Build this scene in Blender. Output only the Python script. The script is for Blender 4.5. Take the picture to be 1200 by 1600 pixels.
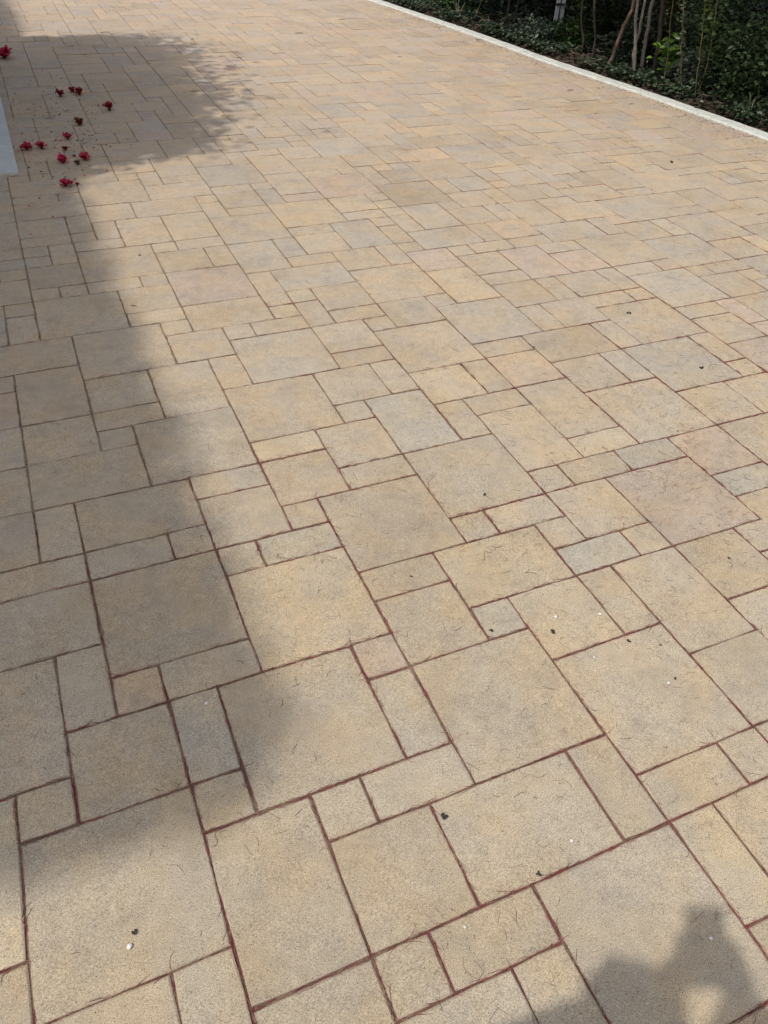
import bpy, math, random
import numpy as np
from mathutils import Vector, Matrix

random.seed(7)
RNG = np.random.default_rng(11)
scene = bpy.context.scene
for o in list(bpy.data.objects):
    bpy.data.objects.remove(o)
COL = scene.collection

# ------------------------------------------------------------------ camera
CAM = Vector((0.0880, -1.6157, 1.5579))
right = Vector((0.91662, -0.39698, 0.04697)); up = Vector((0.23035, 0.62056, 0.74956)); fwd = Vector((0.32671, 0.67625, -0.66026))
cd = bpy.data.cameras.new('camera'); cam = bpy.data.objects.new('camera', cd); COL.objects.link(cam)
M = Matrix(((right.x, up.x, -fwd.x), (right.y, up.y, -fwd.y), (right.z, up.z, -fwd.z))).to_4x4()
M.translation = CAM
cam.matrix_world = M
cd.sensor_fit = 'VERTICAL'; cd.sensor_height = 24.0; cd.lens = 24.0 * 1208.7 / 1600.0
cd.clip_start = 0.01; cd.clip_end = 600
scene.camera = cam

# ------------------------------------------------------------------ light
SUN_DIR = Vector((-0.576, -0.179, 1.0)).normalized()          # towards the sun
elev = math.asin(SUN_DIR.z); rot = math.atan2(SUN_DIR.x, SUN_DIR.y)
w = bpy.data.worlds.new('World'); scene.world = w; w.use_nodes = True
nt = w.node_tree; bg = nt.nodes['Background']
sky = nt.nodes.new('ShaderNodeTexSky'); sky.sky_type = 'NISHITA'; sky.sun_disc = False
sky.sun_elevation = elev; sky.sun_rotation = rot; sky.air_density = 1.0; sky.dust_density = 3.0; sky.ozone_density = 1.0
hs = nt.nodes.new('ShaderNodeHueSaturation'); hs.inputs['Saturation'].default_value = 0.42
nt.links.new(sky.outputs[0], hs.inputs['Color']); nt.links.new(hs.outputs[0], bg.inputs[0]); bg.inputs[1].default_value = 0.15
sl = bpy.data.lights.new('sun', 'SUN'); sl.energy = 2.45; sl.angle = math.radians(0.9); sl.color = (1.0, 0.95, 0.86)
so = bpy.data.objects.new('sun', sl); COL.objects.link(so)
so.rotation_euler = (-SUN_DIR).to_track_quat('-Z', 'Y').to_euler(); so.location = SUN_DIR * 30
vs = scene.view_settings
vs.view_transform = 'Standard'; vs.look = 'None'; vs.gamma = 1.0; vs.exposure = 0.05
scene.render.engine = 'CYCLES'

# ------------------------------------------------------------------ helpers
def tag(o, label=None, cat=None, group=None, kind=None):
    if label: o['label'] = label
    if cat: o['category'] = cat
    if group: o['group'] = group
    if kind: o['kind'] = kind
    return o

def empty(name, loc=(0, 0, 0)):
    o = bpy.data.objects.new(name, None); COL.objects.link(o); o.location = loc; o.empty_display_size = 0.1
    return o

def mesh_obj(name, verts, faces, mat, parent=None, attrs=None, smooth=False):
    me = bpy.data.meshes.new(name)
    me.from_pydata([tuple(v) for v in verts] if not isinstance(verts, np.ndarray) else verts.tolist(), [],
                   faces if isinstance(faces, list) else faces.tolist())
    if attrs:
        for an, (typ, data) in attrs.items():
            a = me.attributes.new(an, typ, 'POINT')
            a.data.foreach_set('color' if typ == 'FLOAT_COLOR' else 'value', np.asarray(data, dtype=np.float32).ravel())
    if smooth:
        me.polygons.foreach_set('use_smooth', [True] * len(me.polygons))
    me.materials.append(mat); me.update()
    o = bpy.data.objects.new(name, me); COL.objects.link(o)
    if parent:
        o.parent = parent
        o.matrix_parent_inverse = Matrix.Translation(-Vector(parent.location))
    return o

def newmat(name):
    m = bpy.data.materials.new(name); m.use_nodes = True
    n = m.node_tree; b = n.nodes['Principled BSDF']
    return m, n, b

def N(n, t, **k):
    x = n.nodes.new(t)
    for a, v in k.items():
        if a in x.bl_rna.properties: setattr(x, a, v)
        else: x.inputs[a].default_value = v
    return x

def noise(n, vec, scale, detail=3, rough=0.5):
    x = n.nodes.new('ShaderNodeTexNoise'); x.inputs['Scale'].default_value = scale
    x.inputs['Detail'].default_value = detail; x.inputs['Roughness'].default_value = rough
    n.links.new(vec, x.inputs['Vector']); return x.outputs['Fac']

def ramp(n, fac, stops):
    r = n.nodes.new('ShaderNodeValToRGB'); e = r.color_ramp.elements
    while len(e) < len(stops): e.new(0.5)
    for i, (p, c) in enumerate(stops):
        e[i].position = p; e[i].color = c if len(c) == 4 else (*c, 1)
    n.links.new(fac, r.inputs[0]); return r.outputs[0]

def mix(n, a, b, fac, mode='MIX'):
    x = n.nodes.new('ShaderNodeMix'); x.data_type = 'RGBA'; x.blend_type = mode
    for s, v in ((6, a), (7, b), (0, fac)):
        if hasattr(v, 'links') or isinstance(v, bpy.types.NodeSocket): n.links.new(v, x.inputs[s])
        else: x.inputs[s].default_value = v if s == 0 else (*v, 1)
    return x.outputs[2]

def mathn(n, op, a, b=0.0):
    x = n.nodes.new('ShaderNodeMath'); x.operation = op
    for i, v in enumerate((a, b)):
        if isinstance(v, bpy.types.NodeSocket): n.links.new(v, x.inputs[i])
        else: x.inputs[i].default_value = v
    return x.outputs[0]

def bump(n, b, h, strength, dist):
    x = n.nodes.new('ShaderNodeBump'); x.inputs['Strength'].default_value = strength; x.inputs['Distance'].default_value = dist
    n.links.new(h, x.inputs['Height']); n.links.new(x.outputs[0], b.inputs['Normal'])

def pos(n):
    return n.nodes.new('ShaderNodeNewGeometry').outputs['Position']

def flat_mat(name, col, rough=0.7, var=0.25, scale=30, spec=0.3):
    m, n, b = newmat(name); P = pos(n)
    f = noise(n, P, scale, 4, 0.6)
    c = ramp(n, f, [(0.25, tuple(x * (1 - var) for x in col)), (0.75, tuple(min(1, x * (1 + var)) for x in col))])
    n.links.new(c, b.inputs['Base Color']); b.inputs['Roughness'].default_value = rough
    b.inputs['Specular IOR Level'].default_value = spec
    bump(n, b, noise(n, P, scale * 6, 3), 0.3, 0.004)
    return m

def attr_mat(name, rough=0.6, transl=0.0, spec=0.3):
    m, n, b = newmat(name)
    a = n.nodes.new('ShaderNodeAttribute'); a.attribute_name = 'tint'
    n.links.new(a.outputs['Color'], b.inputs['Base Color'])
    b.inputs['Roughness'].default_value = rough; b.inputs['Specular IOR Level'].default_value = spec
    if transl:
        t = n.nodes.new('ShaderNodeBsdfTranslucent'); n.links.new(a.outputs['Color'], t.inputs[0])
        ms = n.nodes.new('ShaderNodeMixShader'); ms.inputs[0].default_value = transl
        n.links.new(b.outputs[0], ms.inputs[1]); n.links.new(t.outputs[0], ms.inputs[2])
        n.links.new(ms.outputs[0], n.nodes['Material Output'].inputs[0])
    return m

def paver_mat(name, source):
    m, n, b = newmat(name); P = pos(n)
    if source == 'object':
        tint = n.nodes.new('ShaderNodeObjectInfo').outputs['Color']
    else:
        a = n.nodes.new('ShaderNodeAttribute'); a.attribute_name = 'tint'; tint = a.outputs['Color']
    # blotches of the two concrete mixes (ochre and grey)
    big = noise(n, P, 5.5, 3, 0.55)
    col = mix(n, tint, mix(n, tint, (1.06, 1.0, 0.90), 1.0, 'MULTIPLY'), ramp(n, big, [(0.42, (0, 0, 0)), (0.62, (1, 1, 1))]))
    big2 = noise(n, P, 9.0, 4, 0.6)
    col = mix(n, col, mix(n, col, (0.89, 0.90, 0.925), 1.0, 'MULTIPLY'), ramp(n, big2, [(0.46, (0, 0, 0)), (0.66, (1, 1, 1))]))
    # long worn streaks and faint stains
    big3 = noise(n, P, 30.0, 5, 0.65)
    col = mix(n, col, ramp(n, big3, [(0.3, (0.90, 0.90, 0.90)), (0.7, (1.07, 1.07, 1.07))]), 1.0, 'MULTIPLY')
    st_ = noise(n, P, 1.7, 4, 0.6)
    col = mix(n, col, ramp(n, st_, [(0.50, (1, 1, 1)), (0.70, (0.88, 0.87, 0.85))]), 1.0, 'MULTIPLY')
    # sand grain
    g1 = noise(n, P, 430.0, 2, 0.75)
    col = mix(n, col, ramp(n, g1, [(0.28, (0.50, 0.48, 0.46)), (0.5, (1, 1, 1)), (0.70, (1.42, 1.41, 1.37))]), 1.0, 'MULTIPLY')
    v = n.nodes.new('ShaderNodeTexVoronoi'); v.inputs['Scale'].default_value = 260; n.links.new(P, v.inputs['Vector'])
    sp = n.nodes.new('ShaderNodeSeparateColor'); n.links.new(v.outputs['Color'], sp.inputs[0])
    pit = mathn(n, 'MULTIPLY', mathn(n, 'LESS_THAN', v.outputs['Distance'], 0.30), mathn(n, 'LESS_THAN', sp.outputs[0], 0.16))
    col = mix(n, col, mix(n, col, (0.55, 0.50, 0.46), 1.0, 'MULTIPLY'), pit)
    lit = mathn(n, 'MULTIPLY', mathn(n, 'LESS_THAN', v.outputs['Distance'], 0.26), mathn(n, 'GREATER_THAN', sp.outputs[0], 0.90))
    col = mix(n, col, (0.72, 0.66, 0.56), mathn(n, 'MULTIPLY', lit, 0.55))
    # dirt at the worn rim
    r = n.nodes.new('ShaderNodeAttribute'); r.attribute_name = 'rim'
    rf = mathn(n, 'MULTIPLY', r.outputs['Fac'], ramp(n, noise(n, P, 60, 3), [(0.35, (0.1, 0.1, 0.1)), (0.65, (0.9, 0.9, 0.9))]))
    col = mix(n, col, (0.27, 0.19, 0.14), mathn(n, 'MULTIPLY', rf, 0.5))
    n.links.new(col, b.inputs['Base Color'])
    b.inputs['Roughness'].default_value = 0.88; b.inputs['Specular IOR Level'].default_value = 0.25
    h = mathn(n, 'ADD', mathn(n, 'MULTIPLY', noise(n, P, 190, 4, 0.65), 1.0), mathn(n, 'MULTIPLY', pit, -0.35))
    bump(n, b, h, 0.55, 0.0022)
    return m

# ------------------------------------------------------------------ materials
M_PAVE = paver_mat('paver_concrete', 'object')
M_PAVE_FAR = paver_mat('paver_concrete_far', 'attr')

m, n, b = newmat('joint_sand'); P = pos(n)
f = noise(n, P, 16, 4, 0.7); f2 = noise(n, P, 220, 3)
sx = n.nodes.new('ShaderNodeSeparateXYZ'); n.links.new(P, sx.inputs[0])
redness = mathn(n, 'SUBTRACT', mathn(n, 'ADD', f, mathn(n, 'MULTIPLY', sx.outputs['X'], 0.10)), mathn(n, 'MULTIPLY', sx.outputs['Y'], 0.16))
c = mix(n, ramp(n, f2, [(0.3, (0.17, 0.125, 0.085)), (0.7, (0.36, 0.275, 0.19))]), ramp(n, f2, [(0.3, (0.075, 0.030, 0.028)), (0.7, (0.26, 0.13, 0.10))]),
        ramp(n, redness, [(0.38, (0, 0, 0)), (0.75, (1, 1, 1))]))
n.links.new(c, b.inputs['Base Color']); b.inputs['Roughness'].default_value = 0.95
bump(n, b, f2, 0.8, 0.003); M_SAND = m

M_FIBRE = attr_mat('dried_stamen', 0.7)
M_GROUND = flat_mat('dry_ground', (0.16, 0.12, 0.085), 0.95, 0.35, 6)
m, n, b = newmat('kerb_concrete'); P = pos(n)
c = ramp(n, noise(n, P, 14, 5, 0.65), [(0.3, (0.50, 0.515, 0.48)), (0.55, (0.62, 0.63, 0.59)), (0.8, (0.68, 0.69, 0.65))])
v = n.nodes.new('ShaderNodeTexVoronoi'); v.inputs['Scale'].default_value = 60; n.links.new(P, v.inputs['Vector'])
sp = n.nodes.new('ShaderNodeSeparateColor'); n.links.new(v.outputs['Color'], sp.inputs[0])
pit = mathn(n, 'MULTIPLY', mathn(n, 'LESS_THAN', v.outputs['Distance'], 0.30), mathn(n, 'LESS_THAN', sp.outputs[0], 0.35))
c = mix(n, c, (0.22, 0.23, 0.23), mathn(n, 'MULTIPLY', pit, 0.8))
n.links.new(c, b.inputs['Base Color']); b.inputs['Roughness'].default_value = 0.9
bump(n, b, mathn(n, 'SUBTRACT', noise(n, P, 150, 3), pit), 0.6, 0.003); M_KERB = m
M_SLAB = flat_mat('porch_concrete', (0.56, 0.585, 0.59), 0.85, 0.12, 9)
M_SOIL = flat_mat('planting_soil', (0.055, 0.038, 0.026), 0.95, 0.5, 25)
M_BARK = flat_mat('grey_bark', (0.185, 0.165, 0.145), 0.9, 0.35, 40)
M_BARK_RED = flat_mat('red_brown_bark', (0.17, 0.115, 0.09), 0.85, 0.4, 35)
M_BARK_DARK = flat_mat('dark_bark', (0.06, 0.05, 0.042), 0.9, 0.35, 40)
M_STEM = flat_mat('green_brown_stem', (0.20, 0.17, 0.085), 0.8, 0.3, 60)
M_LEAF = attr_mat('hedge_leaf', 0.38, 0.18, 0.5)
M_LITTER = attr_mat('leaf_litter', 0.85)
M_PETAL = attr_mat('petal', 0.6, 0.3)
M_WHITE = flat_mat('weathered_white_paint', (0.62, 0.64, 0.68), 0.6, 0.1, 20)
M_TIMBER = flat_mat('pale_weathered_timber', (0.32, 0.28, 0.23), 0.85, 0.25, 18)
M_CHALK = flat_mat('white_stone', (0.80, 0.79, 0.77), 0.6, 0.06, 90)
M_DARKBIT = flat_mat('dark_crumb', (0.045, 0.038, 0.032), 0.7, 0.4, 200)
M_STUCCO = flat_mat('cream_stucco', (0.62, 0.58, 0.50), 0.9, 0.06, 12)
M_ROOF = flat_mat('grey_roof', (0.16, 0.15, 0.14), 0.8, 0.2, 9)
M_GLASS, n, b = newmat('window_glass'); b.inputs['Base Color'].default_value = (0.03, 0.04, 0.05, 1); b.inputs['Roughness'].default_value = 0.08
M_SKIN = flat_mat('skin', (0.48, 0.29, 0.20), 0.55, 0.06, 20)
M_SHIRT = flat_mat('blue_cotton', (0.07, 0.12, 0.22), 0.9, 0.1, 60)
M_TROUSER = flat_mat('grey_cotton', (0.10, 0.10, 0.11), 0.9, 0.1, 60)
M_HAIR = flat_mat('dark_hair', (0.03, 0.02, 0.015), 0.6, 0.3, 90)
M_PHONE = flat_mat('black_phone_glass', (0.02, 0.02, 0.022), 0.25, 0.02, 10)
M_EYE = flat_mat('eye_white', (0.8, 0.78, 0.75), 0.3, 0.02, 10)

# ------------------------------------------------------------------ ground
ground = mesh_obj('ground', [(-150, -150, -0.055), (150, -150, -0.055), (150, 150, -0.055), (-150, 150, -0.055)], [[0, 1, 2, 3]], M_GROUND)
tag(ground, kind='structure')

# kerb line (inner edge), world metres, from near to far
KL = [(5.55, -8.0), (5.45, -4.0), (5.33, -1.0), (5.21, 1.2), (5.095, 2.76), (5.038, 3.40), (4.962, 4.15), (4.862, 4.87), (4.795, 5.35), (4.735, 6.10),
      (4.645, 6.99), (4.47, 8.33), (4.23, 10.0), (3.9, 12.5)]
KX = np.array([k[0] for k in KL]); KY = np.array([k[1] for k in KL])
KW, KH = 0.126, 0.016
def kerb_x(y): return float(np.interp(y, KY, KX))
def kerb_x_np(y): return np.interp(y, KY, KX)
# profile swept along y; rounded, slightly uneven arrises
ys = np.arange(-8.0, 12.5, 0.07); V = []; F = []
prof = [(0.0, -0.05), (0.0, KH - 0.009), (0.008, KH), (KW - 0.010, KH), (KW, KH - 0.008), (KW, -0.05)]
for i, y in enumerate(ys):
    x0 = kerb_x(y)
    for j, (dx, z) in enumerate(prof):
        jit = 0.0022 * random.uniform(-1, 1) if j in (1, 2, 3, 4) else 0
        V.append((x0 + dx + jit, y, z + jit * 0.5))
k = len(prof)
for i in range(len(ys) - 1):
    for j in range(k - 1):
        a = i * k + j; F.append([a, a + k, a + k + 1, a + 1])
F.append(list(range(k))); F.append(list(reversed(range((len(ys) - 1) * k, len(ys) * k))))
kerb = mesh_obj('kerb', V, F, M_KERB); tag(kerb, kind='structure')

# planting bed beyond the kerb
V = []; F = []; nx = 26
for i, y in enumerate(np.arange(-8.0, 12.5, 0.14)):
    for j in range(nx):
        x = kerb_x(y) + KW - 0.01 + (j / (nx - 1)) ** 1.4 * 7.0
        V.append((x, y, 0.006 + (0.0 if j == 0 else random.uniform(0, 0.03))))
rows = len(V) // nx
for i in range(rows - 1):
    for j in range(nx - 1):
        a = i * nx + j; F.append([a, a + 1, a + nx + 1, a + nx])
bed = mesh_obj('planting_bed', V, F, M_SOIL); tag(bed, kind='structure')

# ------------------------------------------------------------------ pavement of individual pavers
U = 0.115
TR = """-4,2,33 -3,0,32 -2,-12,32 -2,-1,21 -2,5,11 -2,6,33 -2,9,22 -1,-15,11 -1,-14,12 -1,-10,23 -1,-7,22 -1,-5,32 -1,-3,12 -1,2,12 -1,4,22 0,-28,32 0,-26,21 0,-25,32 0,-18,22d 0,-15,33
0,-3,32d 0,-1,21 0,0,33d 0,3,11o 0,9,12 1,-20,12 1,-16,11 1,-12,33 1,-9,22 1,-7,21 1,-6,11 1,3,21 1,4,12g 1,6,11 1,7,23 1,10,23 2,-39,32 2,-37,22 2,-31,33 2,-26,11 2,-23,12
2,-21,11 2,-20,21 2,-19,33 2,-16,21 2,-6,33 2,-1,11 2,4,33d 3,-50,12 3,-28,21 3,-27,33 3,-24,22 3,-22,12 3,-15,22 3,-13,21y 3,-9,23 3,-3,21 3,-2,22 3,0,11y 3,1,33y 3,7,11 3,8,22
3,10,11 3,11,22 4,-37,12 4,-35,22 4,-33,12 4,-22,21y 4,-21,22 4,-16,11 4,-12,11 4,-11,22 4,0,21g 4,7,21 4,10,21 5,-44,23 5,-41,12 5,-39,32 5,-37,22 5,-33,33 5,-30,22 5,-28,11
5,-24,32 5,-19,11y 5,-18,22 5,-16,33p 5,-13,32 5,-9,12 5,-7,33 5,-4,21y 5,-3,22 5,-1,11 5,5,12g 5,8,32 5,11,12 6,-49,33 6,-46,12 6,-41,22 6,-35,12 6,-28,12 6,-26,32 6,-22,23y
6,-19,21 6,-11,11 6,-10,33g 6,-1,33 6,2,21 6,3,22 6,5,33 6,10,33 7,-46,22 7,-30,23 7,-27,21 7,-18,12y 7,-11,21 7,-4,22 7,-2,21 8,-33,23 8,-24,11y 8,-23,12 8,-21,33 8,-18,23g
8,-15,11 8,-14,12 8,-12,11y 8,-7,22 8,-5,11 8,2,32y 8,4,11g 8,8,12 9,-38,22 9,-36,23 9,-30,22 9,-28,33g 9,-25,21y 9,-24,22 9,-22,21 9,-15,32g 9,-13,11y 9,-12,12 9,-10,22 9,-8,21
9,-5,23g 9,-2,33 9,1,11 9,4,22y 9,6,33 9,9,21 9,10,12y 9,12,22 10,-40,12 10,-33,21 10,-32,12 10,-18,12g 10,-16,21 10,-13,22 10,-11,21 10,-7,12 10,1,21 10,10,22 11,-40,23 11,-37,21
11,-36,23g 11,-32,22 11,-30,12 11,-25,11g 11,-24,12g 11,-22,33y 11,-19,21y 11,-18,22 11,-9,33 11,-6,22y 11,-4,12 11,2,11 11,3,21g 11,4,12 11,9,11 12,-33,11 12,-30,21 12,-29,23
12,-26,23 12,-23,21p 12,-16,22 12,-14,33 12,-11,22 12,-4,21 12,-3,23 12,0,11 12,1,22 12,4,23 12,7,22 13,-41,33g 13,-38,21 13,-37,23 13,-19,23g 13,-6,12 13,0,21 13,3,11y 14,-48,33
14,-45,22 14,-30,22 14,-28,32 14,-26,21y 14,-25,33p 14,-22,22 14,-20,21 14,-16,12 14,-11,11 14,-10,33g 14,-7,21 14,-6,22o 14,-4,23 14,-1,21y 14,1,33p 14,4,22 14,6,22 15,-43,12
15,-38,32 15,-36,12 15,-19,11 15,-18,12 15,-16,11 15,-15,22p 15,-13,23y 15,0,21g 16,-45,11 16,-44,23 16,-41,21 16,-40,12 16,-31,33g 16,-26,11 16,-19,12 16,-17,32g 16,-7,32d
16,-5,22 16,-3,33 17,-49,33 17,-46,12 17,-40,22y 17,-28,22 17,-26,12 17,-23,33d 17,-20,23g 17,-15,11 17,-14,22 17,-12,21 17,-11,22 17,-9,12 17,0,22p 17,2,21g 17,3,22 18,-42,12
18,-35,12p 18,-33,11 18,-26,11 18,-15,21 18,-9,22 18,-5,12g 19,-38,23g 19,-35,21 19,-34,33 19,-20,11 19,-19,22 19,-17,12 19,-14,23p 19,-11,12 19,-7,12 19,-5,33g 19,-2,22 19,0,33
20,-26,33d 20,-23,12 20,-21,22 20,-17,22o 20,-15,21 20,-11,22 20,-9,21y 20,-8,33 21,-36,22 21,-28,22o 21,-23,22g 21,-19,12 21,-14,21 21,-13,22p 22,-34,11 22,-33,12o 22,-21,12
22,-19,23 22,-16,32g 22,-11,12 22,-9,11y 22,-5,12 22,-3,11 23,-37,33g 23,-34,32 23,-28,33g 23,-25,21 23,-24,12 23,-22,11o 23,-21,22 23,-14,33 23,-11,21 23,-10,33g 23,-7,21 23,-6,22
24,-24,21y 24,-23,22 24,-19,21 24,-18,32 25,-25,11y 25,-21,12 25,-16,12 25,-11,11p 25,-7,12p 26,-42,33g 26,-27,11 26,-26,12 26,-16,11o 26,-15,22 26,-13,33g 26,-10,11 26,-9,22
27,-27,32 27,-18,33g 27,-10,21 28,-15,12 29,-23,21 29,-22,23d 29,-19,21 29,-15,33g 29,-12,22 30,-18,22 30,-16,21 31,-23,12 31,-21,33 32,-25,11 32,-24,22y 32,-22,21y 32,-18,23
33,-25,21 34,-24,23 34,-21,11 34,-20,22 35,-25,11 35,-21,21"""
BASE = {'': (0.458, 0.390, 0.290), 'y': (0.484, 0.408, 0.292), 'o': (0.492, 0.396, 0.284), 'g': (0.440, 0.388, 0.304), 'd': (0.422, 0.360, 0.268), 'b': (0.418, 0.380, 0.304), 'p': (0.466, 0.386, 0.300)}
COOL = {(9, -5, 11, -2), (11, 3, 13, 4), (15, 0, 17, 1), (8, 4, 9, 5), (17, 2, 19, 3), (4, 0, 6, 1)}
stones = []; occ = set()
for t in TR.split():
    a, bb, c = t.split(',')
    wv = (int(c[0]), int(c[1])); kind = c[2:]
    s = (int(a), int(bb), int(a) + wv[0], int(bb) + wv[1], kind)
    if s[:4] in COOL: s = s[:4] + ('b',)
    cells = [(x, y) for x in range(s[0], s[2]) for y in range(s[1], s[3])]
    if any(q in occ for q in cells): continue
    occ.update(cells); stones.append(s)
rnd = random.Random(5)
U0, V0, V1 = -26, -92, 34
def inside(u, v):
    y = -v * U
    return U0 <= u and V0 <= v < V1 and u * U < kerb_x(y) + 0.02
sizes = [((3, 3), 26), ((3, 2), 20), ((2, 3), 12), ((2, 2), 22), ((2, 1), 14), ((1, 2), 10), ((1, 1), 7)]
for v in range(V0, V1):
    for u in range(U0, 50):
        if (u, v) in occ or not inside(u, v): continue
        ok = []
        for (sw, sh), wt in sizes:
            cells = [(u + i, v + j) for i in range(sw) for j in range(sh)]
            if all(q not in occ for q in cells) and v + sh <= V1:
                nxt = (u + sw, v) in occ or not inside(u + sw, v)
                ok.append(((sw, sh), wt))
        (sw, sh) = rnd.choices([o[0] for o in ok], [o[1] for o in ok])[0]
        for i in range(sw):
            for j in range(sh): occ.add((u + i, v + j))
        stones.append((u, v, u + sw, v + sh, rnd.choices(['', 'y', 'g', 'd', 'p', 'o'], [44, 18, 16, 8, 10, 3])[0]))

def stone_mesh(s, rr):
    """rectangle with worn wavy arris; returns verts, faces, rim (world metres, local to its centre)"""
    u0, v0, u1, v1, kd = s
    cx, cy = (u0 + u1) / 2 * U, -(v0 + v1) / 2 * U
    g = 0.0016 + rr.uniform(-0.0006, 0.0007)
    hx, hy = (u1 - u0) / 2 * U - g, (v1 - v0) / 2 * U - g
    nxp = 2 if (u1 - u0) == 1 else 3; nyp = 2 if (v1 - v0) == 1 else 3
    skew = rr.uniform(-0.0012, 0.0012)
    ring = []
    for i in range(nxp): ring.append((-hx + 2 * hx * i / nxp, -hy, 0, -1, i == 0))
    for i in range(nyp): ring.append((hx, -hy + 2 * hy * i / nyp, 1, 0, i == 0))
    for i in range(nxp): ring.append((hx - 2 * hx * i / nxp, hy, 0, 1, i == 0))
    for i in range(nyp): ring.append((-hx, hy - 2 * hy * i / nyp, -1, 0, i == 0))
    nn = len(ring); top = rr.gauss(0, 0.0008); tx = rr.gauss(0, 0.0010); ty = rr.gauss(0, 0.0010)
    A, B, C = [], [], []
    for x, y, dx, dy, corner in ring:
        wv_ = rr.uniform(-0.0016, 0.0012) if not corner else -0.0012
        x2 = x + dx * wv_ + skew * y / max(hy, 0.05); y2 = y + dy * wv_
        if corner: x2 -= math.copysign(0.0012, x); y2 -= math.copysign(0.0012, y)
        zt = max(-0.0016, top + tx * x / 0.17 + ty * y / 0.17)
        A.append((x2, y2, -0.028)); B.append((x2, y2, zt - 0.0016 - rr.uniform(0, 0.0012)))
        ins = rr.uniform(0.0022, 0.0048)
        C.append((x2 - math.copysign(ins, x2) if abs(abs(x) - hx) < 1e-6 or corner else x2,
                  y2 - math.copysign(ins, y2) if abs(abs(y) - hy) < 1e-6 or corner else y2, zt))
    V = A + B + C; F = []
    for i in range(nn):
        j = (i + 1) % nn
        F.append([i, j, nn + j, nn + i]); F.append([nn + i, nn + j, 2 * nn + j, 2 * nn + i])
    F.append([2 * nn + i for i in range(nn)])
    rim = [1.0] * (2 * nn) + [0.0] * nn
    return (cx, cy), V, F, rim

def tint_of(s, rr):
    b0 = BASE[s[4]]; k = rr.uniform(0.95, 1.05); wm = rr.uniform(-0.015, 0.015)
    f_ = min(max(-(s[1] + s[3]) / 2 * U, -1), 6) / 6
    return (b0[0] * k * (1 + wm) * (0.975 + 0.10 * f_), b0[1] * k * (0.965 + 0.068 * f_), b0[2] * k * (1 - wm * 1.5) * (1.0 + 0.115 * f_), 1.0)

def project(x, y, z=0):
    d = Vector((x, y, z)) - CAM; dz = d.dot(fwd)
    if dz < 0.05: return None
    return 600 + 1208.7 * d.dot(right) / dz, 800 - 1208.7 * d.dot(up) / dz, dz

pavement = empty('pavement'); tag(pavement, kind='structure')
def area_px(s):
    pts = [project(x * U, -y * U) for x in (s[0], s[2]) for y in (s[1], s[3])]
    if any(p is None for p in pts): return 0
    # visible share of the stone
    xs = [min(max(p[0], 0), 1200) for p in pts]; yy = [min(max(p[1], 0), 1600) for p in pts]
    if max(xs) - min(xs) < 2 or max(yy) - min(yy) < 2: return 0
    return (max(xs) - min(xs)) * (max(yy) - min(yy))
order = sorted(stones, key=area_px, reverse=True)
near = order[:300]; far = order[300:]
rr = random.Random(3)
for s in near:
    (cx, cy), V, F, rim = stone_mesh(s, rr)
    o = mesh_obj('paver', V, F, M_PAVE, attrs={'rim': ('FLOAT', rim)})
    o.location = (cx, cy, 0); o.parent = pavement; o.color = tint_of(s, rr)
VV, FF, RR, CC = [], [], [], []
for s in far:
    (cx, cy), V, F, rim = stone_mesh(s, rr); off = len(VV)
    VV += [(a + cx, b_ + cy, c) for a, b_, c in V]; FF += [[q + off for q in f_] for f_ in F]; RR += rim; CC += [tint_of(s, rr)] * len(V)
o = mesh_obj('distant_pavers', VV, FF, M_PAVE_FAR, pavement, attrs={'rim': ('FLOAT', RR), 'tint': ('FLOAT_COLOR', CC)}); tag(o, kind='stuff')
# sand between the pavers
V = []; F = []; yy = np.arange(-3.9, 10.6, 0.5)
for y in yy: V += [(-3.0, y, -0.0042), (kerb_x(y) + 0.05, y, -0.0042)]
for i in range(len(yy) - 1): F.append([2 * i, 2 * i + 1, 2 * i + 3, 2 * i + 2])
o = mesh_obj('jointing_sand', V, F, M_SAND, pavement); tag(o, kind='stuff')

# ------------------------------------------------------------------ strands (dried stamens in the joints and hairs on the stones)
def strands(starts, heads, lens, radii, z0, cols, curv, nseg=4, zc=0.0):
    """three-sided curved tubes, vectorised"""
    n_ = len(starts); seg = lens / nseg
    P_ = np.zeros((n_, nseg + 1, 3)); P_[:, 0, :2] = starts; P_[:, 0, 2] = z0
    h = heads.copy(); Hs = [h.copy()]
    for i in range(nseg):
        P_[:, i + 1, 0] = P_[:, i, 0] + np.cos(h) * seg; P_[:, i + 1, 1] = P_[:, i, 1] + np.sin(h) * seg
        P_[:, i + 1, 2] = z0 + zc * RNG.random(n_)
        h = h + curv + RNG.normal(0, 0.18, n_); Hs.append(h.copy())
    H = np.stack(Hs, 1); nx_, ny_ = -np.sin(H), np.cos(H)
    tap = np.ones(nseg + 1); tap[0] = 0.5; tap[-1] = 0.35
    r_ = radii[:, None] * tap[None]
    V = np.zeros((n_, nseg + 1, 3, 3))
    V[:, :, 0] = P_ + np.stack([nx_ * r_, ny_ * r_, np.zeros_like(r_)], -1)
    V[:, :, 1] = P_ - np.stack([nx_ * r_, ny_ * r_, np.zeros_like(r_)], -1)
    V[:, :, 2] = P_ + np.stack([0 * r_, 0 * r_, 1.3 * r_], -1)
    base = (np.arange(n_) * (nseg + 1) * 3)[:, None, None]
    f = []
    for i in range(nseg):
        for a, b_ in ((0, 2), (2, 1)):
            f.append([i * 3 + a, i * 3 + b_, (i + 1) * 3 + b_, (i + 1) * 3 + a])
    Fq = (np.array(f)[None] + base).reshape(-1, 4)
    C = np.repeat(cols, (nseg + 1) * 3, axis=0)
    return V.reshape(-1, 3), Fq, C

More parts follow.
